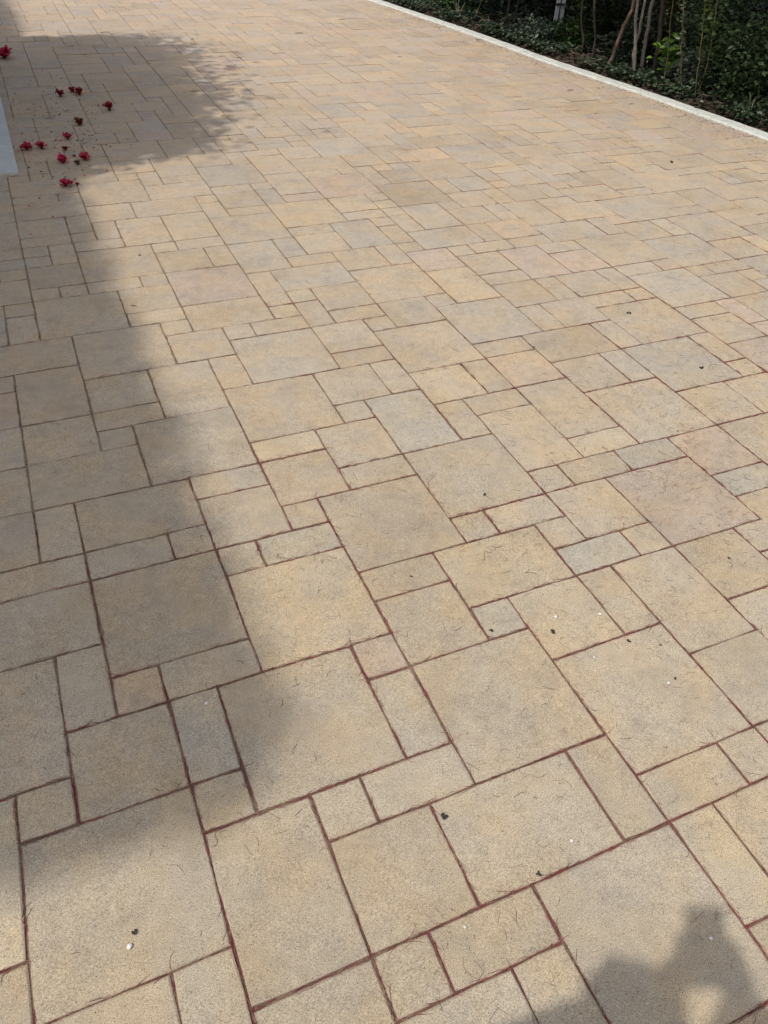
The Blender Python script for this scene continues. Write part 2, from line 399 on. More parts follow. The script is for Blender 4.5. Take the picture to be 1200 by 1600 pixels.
def stuff_mesh(name, V, F, C, mat, parent=None, smooth=False):
    me = bpy.data.meshes.new(name)
    me.vertices.add(len(V)); me.vertices.foreach_set('co', np.asarray(V, dtype=np.float32).ravel())
    nf, kk = F.shape
    me.loops.add(nf * kk); me.loops.foreach_set('vertex_index', F.astype(np.int32).ravel())
    me.polygons.add(nf); me.polygons.foreach_set('loop_start', (np.arange(nf) * kk).astype(np.int32))
    me.polygons.foreach_set('loop_total', np.full(nf, kk, dtype=np.int32))
    me.update(calc_edges=True)
    a = me.attributes.new('tint', 'FLOAT_COLOR', 'POINT')
    if C.shape[1] == 3: C = np.concatenate([C, np.ones((len(C), 1))], 1)
    a.data.foreach_set('color', C.astype(np.float32).ravel())
    if smooth: me.polygons.foreach_set('use_smooth', [True] * nf)
    me.materials.append(mat)
    o = bpy.data.objects.new(name, me); COL.objects.link(o)
    if parent:
        o.parent = parent; o.matrix_parent_inverse = Matrix.Translation(-Vector(parent.location))
    return o

def redness_at(x, y):
    return np.clip(0.75 + 0.22 * x - 0.30 * y + 0.25 * np.sin(x * 3.1 + y * 1.7) * np.cos(y * 4.3 - x), 0.03, 1)

S_, H_, L_, R_, C_ = [], [], [], [], []
for s in stones:
    u0, v0, u1, v1, _ = s
    cx, cy = (u0 + u1) / 2 * U, -(v0 + v1) / 2 * U
    pr = project(cx, cy)
    if pr is None or not (-150 < pr[0] < 1350 and -100 < pr[1] < 1800) or cy > 4.2: continue
    dens = 360 if cy < 0.6 else (200 if cy < 1.6 else (90 if cy < 2.8 else 45))
    for (x0, y0, x1, y1) in ((u0, v1, u1, v1), (u1, v0, u1, v1)):
        X0, Y0, X1, Y1 = x0 * U, -y0 * U, x1 * U, -y1 * U
        ln = math.hypot(X1 - X0, Y1 - Y0)
        clump = random.uniform(0.25, 1.3)
        m_ = int(ln * dens * clump)
        if m_ < 1: continue
        t = RNG.random(m_)
        gp = 0.5 + 0.5 * np.sin((t * ln * 21.0) + random.uniform(0, 6.28)) * np.sin((t * ln * 53.0) + random.uniform(0, 6.28))
        t = t[RNG.random(m_) < 0.35 + 0.9 * gp]; m_ = len(t); edge_red = random.uniform(-0.30, 0.12)
        if m_ < 1: continue
        px_, py_ = X0 + (X1 - X0) * t, Y0 + (Y1 - Y0) * t
        ang = math.atan2(Y1 - Y0, X1 - X0)
        side = RNG.normal(0, 0.0019, m_)
        S_.append(np.stack([px_ - np.sin(ang) * side, py_ + np.cos(ang) * side], 1))
        H_.append(ang + RNG.normal(0, 0.17, m_) + np.pi * RNG.integers(0, 2, m_))
        L_.append(RNG.uniform(0.012, 0.042, m_))
        R_.append(RNG.uniform(0.00022, 0.0006, m_) * (1.0 if cy < 1.5 else 1.4))
        rd = redness_at(px_, py_)[:, None]
        pick = RNG.random((m_, 1)) < (0.10 + 0.66 * rd + edge_red)
        red = np.array([[0.19, 0.034, 0.038]]) * RNG.uniform(0.45, 1.5, (m_, 1)) + RNG.uniform(0, 0.02, (m_, 3))
        tan = np.array([[0.26, 0.19, 0.125]]) * RNG.uniform(0.35, 1.25, (m_, 1))
        C_.append(np.where(pick, red, tan))
S_, H_, L_, R_, C_ = map(np.concatenate, (S_, H_, L_, R_, C_))
V, F, C = strands(S_, H_, L_, R_, RNG.uniform(-0.0042, 0.0008, len(S_)), C_, RNG.normal(0, 0.10, len(S_)), 4, 0.0012)
fib = stuff_mesh('joint_fibres', V, F, C, M_FIBRE); tag(fib, 'dark red and straw fibres packed into the joints between the pavers', 'plant fibres', kind='stuff')

# hairs scattered on the stones: thicker to the right and near
cand = RNG.uniform((-0.6, -1.7), (3.6, 3.2), (38000, 2))
wgt = np.clip(0.16 + 0.26 * cand[:, 0] - 0.18 * np.abs(cand[:, 1] + 0.3) + 0.18 * np.sin(cand[:, 0] * 9) * np.sin(cand[:, 1] * 7 + 1), 0.05, 0.75)
wgt *= np.clip(1.0 - 0.40 * np.clip(cand[:, 1] + 0.2, 0, 2), 0.2, 1)
cand = cand[RNG.random(len(cand)) < wgt * 1.05]
m_ = len(cand)
cl = np.where(RNG.random((m_, 1)) < 0.45, np.array([[0.17, 0.075, 0.06]]), np.array([[0.10, 0.075, 0.055]])) * RNG.uniform(0.5, 1.5, (m_, 1))
V, F, C = strands(cand, RNG.uniform(0, 6.283, m_), RNG.uniform(0.05, 0.32, m_) ** 2 * 0.36 + 0.005, RNG.uniform(0.00018, 0.00050, m_), np.full(m_, 0.0008), cl, RNG.normal(0, 0.35, m_), 5, 0.0012)
hair = stuff_mesh('fallen_stamens', V, F, C, M_FIBRE); tag(hair, 'fine curled brown hairs scattered over the pavers', 'plant fibres', kind='stuff')

# ------------------------------------------------------------------ crumbs
def blob(cx, cy, cz, r, rr, sq=0.7, nlat=4, nlon=7):
    V = []; F = []
    for i in range(nlat + 1):
        th = math.pi * i / nlat
        for j in range(nlon):
            ph = 2 * math.pi * j / nlon; q = r * rr.uniform(0.75, 1.2)
            V.append((cx + q * math.sin(th) * math.cos(ph), cy + q * math.sin(th) * math.sin(ph), cz + q * sq * math.cos(th)))
    for i in range(nlat):
        for j in range(nlon):
            a = i * nlon + j; c = i * nlon + (j + 1) % nlon; F.append([a, c, c + nlon, a + nlon])
    return V, F

rb = random.Random(21)
def gpt(u, v): return (u * U, -v * U)
WHITE = [((1.70, 4.35), 0.0042, 'small round white pebble on the shaded narrow paver at lower left'),
         ((11.01, 7.48), 0.0040, 'smooth white pebble alone on the large paver at lower right'),
         ((9.74, 4.98), 0.0052, 'chipped white flake above the dark seed cluster'),
         ((10.77, 5.29), 0.0042, 'oval white pebble near the narrow paver right of the chipped flake'),
         ((9.90, 6.30), 0.0033, 'tiny white chip beside the brown smudge of crumbs'),
         ((9.83, 5.62), 0.0026, 'tiny cream chip just above the red joint'),
         ((7.07, 9.63), 0.0036, 'speckled white pebble in the middle of the wide lower paver'),
         ((8.30, 11.91), 0.0038, 'white chip lying in the shadow of the photographer'),
         ((4.59, 10.19), 0.0032, 'faint white chip on the long paver at bottom centre'),
         ((-0.52, 8.40), 0.0058, 'bright white half of the two tone dropping on the big lower left paver')]
for (g, r, lb) in WHITE:
    x, y = gpt(*g); V, F = blob(x, y, r * 0.45 + 0.0015, r, rb, 0.6)
    tag(mesh_obj('pebble', V, F, M_CHALK, smooth=True), lb, 'pebble', 'white pebbles on the pavers')
DARK = [((-0.42, 8.22), 0.0075, 'black half of the two tone dropping on the big lower left paver'),
        ((9.45, 5.34), 0.0085, 'ragged dark seed cluster below the white flake'),
        ((10.92, 6.20), 0.0065, 'dark seed head just under the red joint'),
        ((8.14, 4.79), 0.0065, 'dark seed at the corner of the small grey paver'),
        ((5.15, 8.36), 0.0080, 'dark twisted husk near the corner of the wide lower paver'),
        ((6.20, 9.91), 0.0065, 'blue grey seed beside the long red joint'),
        ((7.15, 2.59), 0.0048, 'small dark seed on the short pale paver'),
        ((10.35, 0.48), 0.0055, 'dark seed near the lower edge of the central big paver'),
        ((21.00, -7.15), 0.010, 'dark seed pod on the right hand paver, farthest big one'),
        ((20.9, -2.95), 0.009, 'dark lump on the pale grey paver at right'),
        ((16.02, -6.10), 0.0060, 'small dark crumb with a straw at a paver corner'),
        ((35.12, -22.01), 0.016, 'dark dried bud far out near the kerb'),
        ((11.55, 6.55), 0.0035, 'small dark grain right of the seed head'),
        ((11.25, 7.42), 0.0042, 'dark grain near the lone white pebble'),
        ((17.55, -0.12), 0.0040, 'small dark grain on the joint right of centre'),
        ((15.05, 4.90), 0.0050, 'greenish seed on the square paver at the right edge')]
for (g, r, lb) in DARK:
    x, y = gpt(*g); VV, FF = [], []
    for q in range(6):
        V, F = blob(x + rb.gauss(0, r * 0.36), y + rb.gauss(0, r * 0.36), r * 0.4, r * rb.uniform(0.25, 0.62), rb, 0.7, 3, 5)
        FF += [[a + len(VV) for a in f_] for f_ in F]; VV += V
    tag(mesh_obj('seed', VV, FF, M_DARKBIT), lb, 'seed', 'dark seeds and husks on the pavers')

def crumbs(name, pts, rad, cols, label):
    V0_ = np.array([(1, 0, 0), (-0.5, 0.87, 0), (-0.5, -0.87, 0), (0, 0, 0.8)], float)
    m_ = len(pts); a = RNG.uniform(0, 6.28, m_); ca, sa = np.cos(a), np.sin(a)
    st = RNG.uniform(0.5, 1.8, m_)
    X = V0_[None, :, 0] * st[:, None]; Y = np.repeat(V0_[None, :, 1], m_, 0)
    V = np.stack([pts[:, 0:1] + rad[:, None] * (X * ca[:, None] - Y * sa[:, None]), pts[:, 1:2] + rad[:, None] * (X * sa[:, None] + Y * ca[:, None]),
                  0.0006 + rad[:, None] * V0_[None, :, 2]], -1).reshape(-1, 3)
    F = (np.array([[0, 1, 3], [1, 2, 3], [2, 0, 3]])[None] + 4 * np.arange(m_)[:, None, None]).reshape(-1, 3)
    o = stuff_mesh(name, V, F, np.repeat(cols, 4, 0), M_LITTER); tag(o, label, 'debris', kind='stuff'); return o
# general grit
p1 = RNG.uniform((-0.5, -1.7), (5.1, 9.0), (2600, 2)); p1 = p1[RNG.random(len(p1)) < 0.55]
rad = RNG.uniform(0.0006, 0.0019, len(p1)) * (1 + 0.25 * np.clip(p1[:, 1], 0, 8))
colr = np.where(RNG.random((len(p1), 1)) < 0.8, np.array([[0.05, 0.038, 0.028]]), np.array([[0.55, 0.52, 0.47]])) * RNG.uniform(0.6, 1.4, (len(p1), 1))
crumbs('scattered_grit', p1, rad, colr, 'tiny dark and pale grit scattered across the paved drive')
# crumbs along the kerb foot
yk = RNG.uniform(1.8, 8.2, 1500); pk = np.stack([kerb_x_np(yk) - np.abs(RNG.normal(0, 0.22, 1500)) ** 1.3 - 0.005, yk], 1)
crumbs('kerb_debris', pk, RNG.uniform(0.002, 0.0055, 1500), np.array([[0.07, 0.045, 0.03]]) * RNG.uniform(0.5, 1.8, (1500, 1)), 'brown crumbs of leaf gathered along the foot of the kerb')
# petal crumbs near the fallen flowers
pf = np.stack([RNG.normal(0.36, 0.17, 190), RNG.normal(4.1, 0.62, 190)], 1); pf = pf[(pf[:, 0] > 0.03) | (pf[:, 1] < 3.3)]
cf = np.where(RNG.random((len(pf), 1)) < 0.25, np.array([[0.40, 0.02, 0.05]]), np.array([[0.07, 0.03, 0.022]])) * RNG.uniform(0.6, 1.4, (len(pf), 1))
crumbs('petal_crumbs', pf, RNG.uniform(0.003, 0.0085, len(pf)), cf, 'dark crumbs of petal scattered round the fallen red flowers')

# ------------------------------------------------------------------ leaves
def leaf_cloud(pts, size, cols, elong=1.9, fold=0.25, tilt=0.9):
    """folded six-point leaves, four triangles each"""
    m_ = len(pts); h = size[:, None]
    az = RNG.uniform(0, 6.283, m_); el = RNG.normal(0.05, 0.45, m_) * tilt; ro = RNG.normal(0, 0.7, m_) * tilt
    d = np.stack([np.cos(az) * np.cos(el), np.sin(az) * np.cos(el), np.sin(el)], 1)
    side = np.stack([-np.sin(az), np.cos(az), np.zeros(m_)], 1); nrm = np.cross(d, side)
    s2 = side * np.cos(ro)[:, None] + nrm * np.sin(ro)[:, None]; n2 = np.cross(d, s2)
    wd = h / elong
    V = np.stack([pts, pts + d * h * 0.32 + s2 * wd * 0.5 + n2 * wd * fold, pts + d * h * 0.68 + s2 * wd * 0.42 + n2 * wd * fold * 0.7,
                  pts + d * h - n2 * h * 0.08, pts + d * h * 0.68 - s2 * wd * 0.42 + n2 * wd * fold * 0.7, pts + d * h * 0.32 - s2 * wd * 0.5 + n2 * wd * fold], 1)
    F = (np.array([[0, 1, 2, 3], [0, 3, 4, 5]])[None] + 6 * np.arange(m_)[:, None, None]).reshape(-1, 4)
    return V.reshape(-1, 3), F, np.repeat(cols, 6, 0)

def tube(pts, rads, nseg=8):
    V = []; F = []; pts = [Vector(p) for p in pts]
    for i, p in enumerate(pts):
        d = (pts[min(i + 1, len(pts) - 1)] - pts[max(i - 1, 0)]).normalized()
        a = d.cross(Vector((0.3, 1, 0.1))).normalized(); c = d.cross(a)
        for j in range(nseg):
            t = 2 * math.pi * j / nseg; V.append(tuple(p + (a * math.cos(t) + c * math.sin(t)) * rads[i]))
    for i in range(len(pts) - 1):
        for j in range(nseg):
            q = i * nseg + j; r = i * nseg + (j + 1) % nseg; F.append([q, r, r + nseg, q + nseg])
    F.append(list(reversed(range(nseg)))); F.append([(len(pts) - 1) * nseg + j for j in range(nseg)])
    return V, F

def wiggle(pts, amp, sub=3):
    """adds in-between points with a little wobble"""
    out = []; pts = [Vector(p) for p in pts]
    for i in range(len(pts) - 1):
        for k_ in range(sub):
            t = k_ / sub; q = pts[i].lerp(pts[i + 1], t)
            if i + k_ > 0: q += Vector((random.gauss(0, amp), random.gauss(0, amp), 0))
            out.append(q)
    out.append(pts[-1]); return out

def greens(m_, base, var=0.35, warm=0.0):
    b_ = np.array([base]); c = b_ * RNG.uniform(1 - var, 1 + var, (m_, 1)); c[:, 0] += warm * RNG.random(m_) * 0.03
    return np.clip(c, 0.004, 1)

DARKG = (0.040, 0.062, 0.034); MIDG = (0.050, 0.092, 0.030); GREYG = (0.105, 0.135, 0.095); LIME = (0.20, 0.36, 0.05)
KO = lambda y: kerb_x(y) + KW

# ---- trees whose stems stand behind the kerb; crowns overhang above the frame and shade the bed
def tree(name, label, stems, mat, ctr, rad, count, group='trees behind the kerb'):
    root = empty(name, stems[0][0][0]); tag(root, label, 'tree', group)
    for pts, r0, mm in stems:
        p = wiggle(pts, r0 * 0.16); rr_ = [r0 * 0.92 * (1 - 0.35 * i / (len(p) - 1)) for i in range(len(p))]
        V, F = tube(p, rr_); mesh_obj('trunk' if len(stems) == 1 else 'stem', V, F, mm or mat, root, smooth=True)
    # boughs
    VV, FF = [], []
    tp = Vector(stems[0][0][-1])
    for k_ in range(6):
        e = Vector(ctr) + Vector((random.uniform(-.7, .7) * rad[0], random.uniform(-.7, .7) * rad[1], random.uniform(-.2, .6) * rad[2]))
        V, F = tube(wiggle([tp, tp.lerp(e, .5) + Vector((0, 0, .15)), e], .03), [0.022 * (1 - i / 7.5) for i in range(7)], 5)
        FF += [[a + len(VV) for a in f_] for f_ in F]; VV += V
    mesh_obj('boughs', VV, FF, mat, root)
    c = np.array(ctr); q = RNG.normal(0, 1, (count * 3, 3)); q /= np.linalg.norm(q, axis=1)[:, None]; q *= RNG.random((count * 3, 1)) ** (1 / 2.4)
    cl_ = c + q * np.array(rad)
    keep = (cl_[:, 2] > 1.75) & (cl_[:, 0] > kerb_x_np(cl_[:, 1] - 0.179 * cl_[:, 2]) + 0.165 - 0.576 * cl_[:, 2] + 0.05 * np.sin(cl_[:, 1] * 9) + RNG.normal(0, 0.02, len(cl_)))
    cl_ = cl_[keep][:count]
    V, F, C = leaf_cloud(cl_, RNG.uniform(0.07, 0.13, len(cl_)), greens(len(cl_), MIDG), 1.7)
    stuff_mesh('crown', V, F, C, M_LEAF, root)
    return root
tree('leaning_tree', 'slim tree with a red brown trunk leaning right, beside the kerb',
     [([(5.197, 4.863, 0), (5.229, 4.847, .191), (5.257, 4.834, .366), (5.294, 4.816, .488), (5.275, 4.83, .7), (5.30, 4.85, 1.5), (5.4, 4.9, 2.5)], .020, None)], M_BARK_RED, (5.2, 4.6, 2.9), (1.5, 1.3, 1.1), 5200)
tree('clump_tree', 'pale grey tree of three upright stems rising together just behind the kerb',
     [([(5.208, 4.477, 0), (5.163, 4.499, .234), (5.113, 4.523, .467), (5.08, 4.54, .75), (5.05, 4.55, 1.6), (5.0, 4.5, 2.4)], .0165, None),
      ([(5.30, 4.60, 0), (5.20, 4.56, .20), (5.27, 4.63, .35), (5.30, 4.68, .50), (5.314, 4.71, .70), (5.34, 4.75, 1.6), (5.4, 4.8, 2.4)], .0155, None),
      ([(5.363, 4.588, 0), (5.352, 4.593, .086), (5.341, 4.598, .259), (5.324, 4.606, .45), (5.318, 4.609, .7), (5.36, 4.6, 1.6), (5.5, 4.5, 2.5)], .021, None)], M_BARK, (5.3, 3.4, 2.9), (1.6, 1.3, 1.1), 5600)
tree('dark_stem_tree', 'dim grey trunk standing right of the three pale stems',
     [([(5.426, 4.504, 0), (5.423, 4.506, .176), (5.40, 4.514, .35), (5.355, 4.538, .65), (5.4, 4.6, 1.5), (5.6, 4.6, 2.5)], .024, None)], M_BARK_DARK, (6.2, 4.8, 3.1), (1.5, 1.6, 1.1), 5200)
tree('hidden_trunk_tree', 'dark straight trunk deep in the hedge behind the leafy saplings',
     [([(6.036, 4.756, 0), (6.019, 4.764, .157), (5.986, 4.78, .409), (5.967, 4.789, .7), (6.0, 4.8, 1.6), (6.1, 4.7, 2.6)], .026, None)], M_BARK, (6.6, 3.0, 3.1), (1.5, 1.6, 1.1), 5200)
tree('twisted_tree', 'two thin dark stems rising near the white post, right of it',
     [([(5.332, 5.472, 0), (5.325, 5.476, .151), (5.273, 5.501, .305), (5.254, 5.51, .55), (5.3, 5.6, 1.5), (5.4, 5.7, 2.4)], .013, None),
      ([(5.276, 5.208, 0), (5.263, 5.215, .199), (5.211, 5.24, .399), (5.181, 5.254, .6), (5.2, 5.3, 1.5), (5.3, 5.4, 2.3)], .012, None)], M_BARK_DARK, (5.0, 6.0, 2.8), (1.5, 1.4, 1.1), 5400)
tree('thin_pair_tree', 'two slim dark stems left of the white post at the far end of the hedge',
     [([(5.274, 6.833, 0), (5.274, 6.833, .089), (5.275, 6.832, .35), (5.2, 6.9, 1.5), (5.1, 7.0, 2.4)], .014, None),
      ([(5.447, 6.989, 0), (5.468, 6.979, .122), (5.482, 6.972, .35), (5.5, 7.0, 1.5), (5.5, 7.1, 2.3)], .012, None)], M_BARK_DARK, (5.0, 7.7, 2.9), (1.6, 1.5, 1.1), 6000)
tree('end_tree', 'grey trunk at the right hand end of the hedge',
     [([(6.4, 2.2, 0), (6.38, 2.2, .8), (6.3, 2.3, 1.8), (6.2, 2.3, 2.6)], .05, None)], M_BARK, (5.9, 1.8, 3.0), (1.7, 1.7, 1.2), 6500)
tree('back_tree', 'grey trunk behind the far end of the hedge',
     [([(6.9, 7.6, 0), (6.92, 7.6, .8), (6.9, 7.5, 1.8), (6.7, 7.3, 2.6)], .05, None)], M_BARK, (6.4, 7.0, 3.2), (1.7, 1.9, 1.2), 6500)

# ---- hedge shrubs
def shrub(label, c, rad, count, col, lsize=(0.030, 0.052), group='shrubs of the hedge', el=1.7, stemcol=None):
    c = (max(c[0], KO(c[1]) + rad[0] * 0.92 + 0.02), c[1], c[2])
    root = empty('hedge_shrub', (c[0], c[1], 0)); tag(root, label, 'shrub', group)
    VV, FF = [], []
    for k_ in range(7):
        a = random.uniform(0, 6.28); e = Vector((c[0] + math.cos(a) * rad[0] * .6, c[1] + math.sin(a) * rad[1] * .6, c[2] + rad[2] * random.uniform(.1, .7)))
        bse = Vector((c[0] + random.gauss(0, .03), c[1] + random.gauss(0, .03), 0))
        V, F = tube(wiggle([bse, bse.lerp(e, .5) + Vector((0, 0, .05)), e], .012), [0.009 * (1 - i / 8) for i in range(7)], 5)
        FF += [[a_ + len(VV) for a_ in f_] for f_ in F]; VV += V
    mesh_obj('stems', VV, FF, stemcol or M_BARK_DARK, root)
    ncl = 26; q = RNG.normal(0, 1, (ncl, 3)); q /= np.linalg.norm(q, axis=1)[:, None]; q *= RNG.random((ncl, 1)) ** 0.4
    cc = np.array(c) + q * np.array(rad)
    pts = cc[RNG.integers(0, ncl, count)] + RNG.normal(0, 0.21, (count, 3)) * np.array(rad)
    pts[:, 2] = np.abs(pts[:, 2] - 0.02) + 0.02
    pts = pts[pts[:, 0] > kerb_x_np(pts[:, 1]) + KW + 0.03]
    V, F, C = leaf_cloud(pts, RNG.uniform(*lsize, len(pts)), greens(len(pts), col), el)
    stuff_mesh('foliage', V, F, C, M_LEAF, root)
    return root
SH = [('low grey green shrub right of the saplings, spilling towards the kerb', (5.60, 3.62, .32), (.28, .28, .32), 2600, (.075, .12, .05)),
      ('dense glossy shrub behind the thin leafy saplings', (5.75, 4.15, .42), (.40, .34, .42), 3600, (.08, .125, .055)),
      ('dark bushy shrub at the far right edge behind the strap leaved plant', (6.15, 3.35, .42), (.45, .45, .42), 3600, GREYG),
      ('low dark shrub round the foot of the saplings', (5.44, 3.98, .14), (.20, .26, .15), 1500, GREYG),
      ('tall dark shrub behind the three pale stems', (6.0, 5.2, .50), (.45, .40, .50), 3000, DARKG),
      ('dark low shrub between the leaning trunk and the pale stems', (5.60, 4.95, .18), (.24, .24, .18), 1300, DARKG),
      ('yellow green shrub standing right of the white post', (5.98, 6.08, .42), (.28, .26, .42), 2600, (0.05, 0.085, 0.012)),
      ('tangled dark shrub under the white post', (5.30, 6.15, .09), (.22, .34, .10), 1300, GREYG),
      ('small bright green shrub near the foot of the twisted stems', (5.34, 5.75, .13), (.16, .18, .13), 700, (0.05, 0.10, 0.02)),
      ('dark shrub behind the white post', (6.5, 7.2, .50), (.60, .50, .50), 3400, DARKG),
      ('mid green shrub left of the white post', (5.40, 7.45, .36), (.30, .34, .36), 2300, MIDG),
      ('green shrub beside the broad blue leaf at the far end', (5.15, 7.75, .22), (.24, .26, .24), 1500, (0.04, 0.09, 0.02)),
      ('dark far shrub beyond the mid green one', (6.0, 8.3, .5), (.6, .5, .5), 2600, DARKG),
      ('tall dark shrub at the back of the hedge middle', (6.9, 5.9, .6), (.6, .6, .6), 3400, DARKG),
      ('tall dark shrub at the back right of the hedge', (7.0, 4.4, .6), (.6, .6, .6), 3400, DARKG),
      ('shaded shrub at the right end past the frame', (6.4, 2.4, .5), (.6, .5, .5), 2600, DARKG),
      ('drooping olive shrub hanging right of the dim grey trunk', (5.75, 4.72, .55), (.14, .14, .22), 700, (0.07, 0.075, 0.015))]
for a in SH: shrub(*a)

# deep undergrowth: reads as one dark mass
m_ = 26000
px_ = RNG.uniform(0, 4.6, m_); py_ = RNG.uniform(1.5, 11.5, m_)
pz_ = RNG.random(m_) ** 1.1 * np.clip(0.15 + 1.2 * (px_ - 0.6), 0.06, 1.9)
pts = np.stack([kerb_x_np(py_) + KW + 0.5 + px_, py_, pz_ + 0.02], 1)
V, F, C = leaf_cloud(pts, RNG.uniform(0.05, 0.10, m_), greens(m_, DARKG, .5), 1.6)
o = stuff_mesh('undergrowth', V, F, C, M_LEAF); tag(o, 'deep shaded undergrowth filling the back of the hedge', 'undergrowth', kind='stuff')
# ground-hugging ivy
m_ = 12000; py_ = RNG.uniform(1.5, 9.5, m_); gx = np.abs(RNG.normal(0.10, 0.24, m_)) + 0.015
pts = np.stack([kerb_x_np(py_) + KW + gx, py_, RNG.uniform(0.02, 0.09, m_)], 1)
pts = pts[(np.sin(py_ * 3.3) + np.sin(py_ * 7.9 + 1) + RNG.normal(0, .6, m_)) > -0.7]
V, F, C = leaf_cloud(pts, RNG.uniform(0.025, 0.05, len(pts)), greens(len(pts), (.045, .068, .036), .6), 1.3, tilt=0.6)
o = stuff_mesh('ground_cover', V, F, C, M_LEAF); tag(o, 'dark creeping leaves on the soil just behind the kerb', 'ground cover', kind='stuff')
# brown litter
m_ = 9000; py_ = RNG.uniform(1.5, 10.5, m_); gx = RNG.random(m_) ** 1.5 * 2.2 + 0.01
pts = np.stack([kerb_x_np(py_) + KW + gx, py_, RNG.uniform(0.015, 0.05, m_)], 1)
cl = np.array([[0.038, 0.027, 0.02]]) * RNG.uniform(0.35, 2.0, (m_, 1)); cl[:, 0] *= RNG.uniform(0.9, 1.3, m_)
V, F, C = leaf_cloud(pts, RNG.uniform(0.02, 0.055, m_), cl, 2.2, tilt=0.45)
o = stuff_mesh('leaf_litter', V, F, C, M_LITTER); tag(o, 'brown dead leaves covering the shaded planting bed', 'leaf litter', kind='stuff')
# twigs in the litter
m_ = 500; py_ = RNG.uniform(1.8, 9, m_); st = np.stack([kerb_x_np(py_) + KW + 0.04 + RNG.random(m_) * 0.9, py_], 1)
V, F, C = strands(st, RNG.uniform(0, 6.28, m_), RNG.uniform(0.05, 0.22, m_), RNG.uniform(0.001, 0.0028, m_), RNG.uniform(0.03, 0.07, m_),
                  np.array([[0.20, 0.15, 0.11]]) * RNG.uniform(.4, 1.3, (m_, 1)), RNG.normal(0, .15, m_), 4, 0.03)
keep = None
o = stuff_mesh('dead_twigs', V, F, C, M_FIBRE); tag(o, 'thin dead twigs lying among the leaf litter', 'twigs', kind='stuff')

# ---- leafy saplings with leaves set along the stem
def sapling(label, pts, r0, col, lsz, step=0.022, cmul=2.0, tipcol=None):
    root = empty('sapling', pts[0]); tag(root, label, 'sapling', 'leafy saplings behind the kerb')
    p = wiggle(pts, 0.004); V, F = tube(p, [r0 * (1 - .5 * i / len(p)) for i in range(len(p))], 6)
    mesh_obj('stem', V, F, M_STEM, root, smooth=True)
    P3 = []; total = 0
    for i in range(len(p) - 1):
        L = (p[i + 1] - p[i]).length; k_ = max(1, int(L / step))
        for j in range(k_):
            q = p[i].lerp(p[i + 1], j / k_)
            for s_ in range(3):
                P3.append(q + Vector((random.gauss(0, .012 * cmul), random.gauss(0, .012 * cmul), random.gauss(0, .008))))
    P3 = np.array([tuple(q) for q in P3]); c = greens(len(P3), col, .4)
    if tipcol:
        tz = np.clip((P3[:, 2] - 0.30) / 0.35, 0, 1)[:, None] * RNG.random((len(P3), 1)); c = c * (1 - tz) + np.array([tipcol]) * tz
    V, F, C = leaf_cloud(P3, RNG.uniform(lsz * .7, lsz * 1.2, len(P3)), c, 1.6)
    stuff_mesh('leaves', V, F, C, M_LEAF, root)
sapling('straight thin sapling with small round leaves, leftmost of the leafy ones', [(5.225, 3.846, 0), (5.162, 3.877, .217), (5.106, 3.904, .438), (5.03, 3.94, .75)], .0045, GREYG, .045, cmul=1.6)
sapling('middle leafy sapling with pale straw stem', [(5.29, 3.771, 0), (5.248, 3.792, .231), (5.213, 3.809, .452), (5.15, 3.83, .80)], .0055, (0.06, 0.085, 0.04), .04, tipcol=(0.18, 0.28, 0.05))
sapling('right hand leafy sapling with forked yellow green stem', [(5.32, 3.78, 0), (5.342, 3.805, .271), (5.335, 3.808, .405), (5.27, 3.84, .80)], .0065, (0.055, 0.085, 0.035), .045, tipcol=(0.20, 0.32, 0.04))
sapling('slim sapling at the right edge with bright young leaves', [(5.62, 3.42, 0), (5.60, 3.45, .2), (5.57, 3.47, .45), (5.55, 3.5, .7)], .004, (0.06, 0.10, 0.03), .04, tipcol=LIME)
sapling('bare lower sapling left of the lime leaves', [(5.24, 4.12, 0), (5.22, 4.14, .25), (5.19, 4.18, .5), (5.17, 4.2, .75)], .0035, GREYG, .035, step=.05)

# lime-green leafy branch
root = empty('lime_sapling', (5.50, 4.30, 0)); tag(root, 'small sapling with bright lime green leaves right of the pale stems', 'sapling', 'leafy saplings behind the kerb')
V, F = tube(wiggle([(5.50, 4.30, 0), (5.48, 4.30, .25), (5.40, 4.28, .50)], .006), [.005] * 7, 6); mesh_obj('stem', V, F, M_STEM, root)
pts = np.array([5.33, 4.26, .27]) + RNG.normal(0, 1, (60, 3)) * np.array([.045, .045, .055])
V, F, C = leaf_cloud(pts, RNG.uniform(.05, .085, 60), greens(60, (.15, .27, .045), .3), 1.35, tilt=.6); stuff_mesh('leaves', V, F, C, M_LEAF, root)
# yellow leaf at its foot
V, F, C = leaf_cloud(np.array([[5.235, 4.09, .04], [5.245, 4.08, .055], [5.225, 4.10, .03]]), np.array([.05, .045, .04]), np.array([[.45, .34, .03]] * 3), 1.5)
o = stuff_mesh('yellow_leaves', V, F, C, M_LEAF); tag(o, 'small tuft of yellow leaves at the kerb edge', 'leaves')

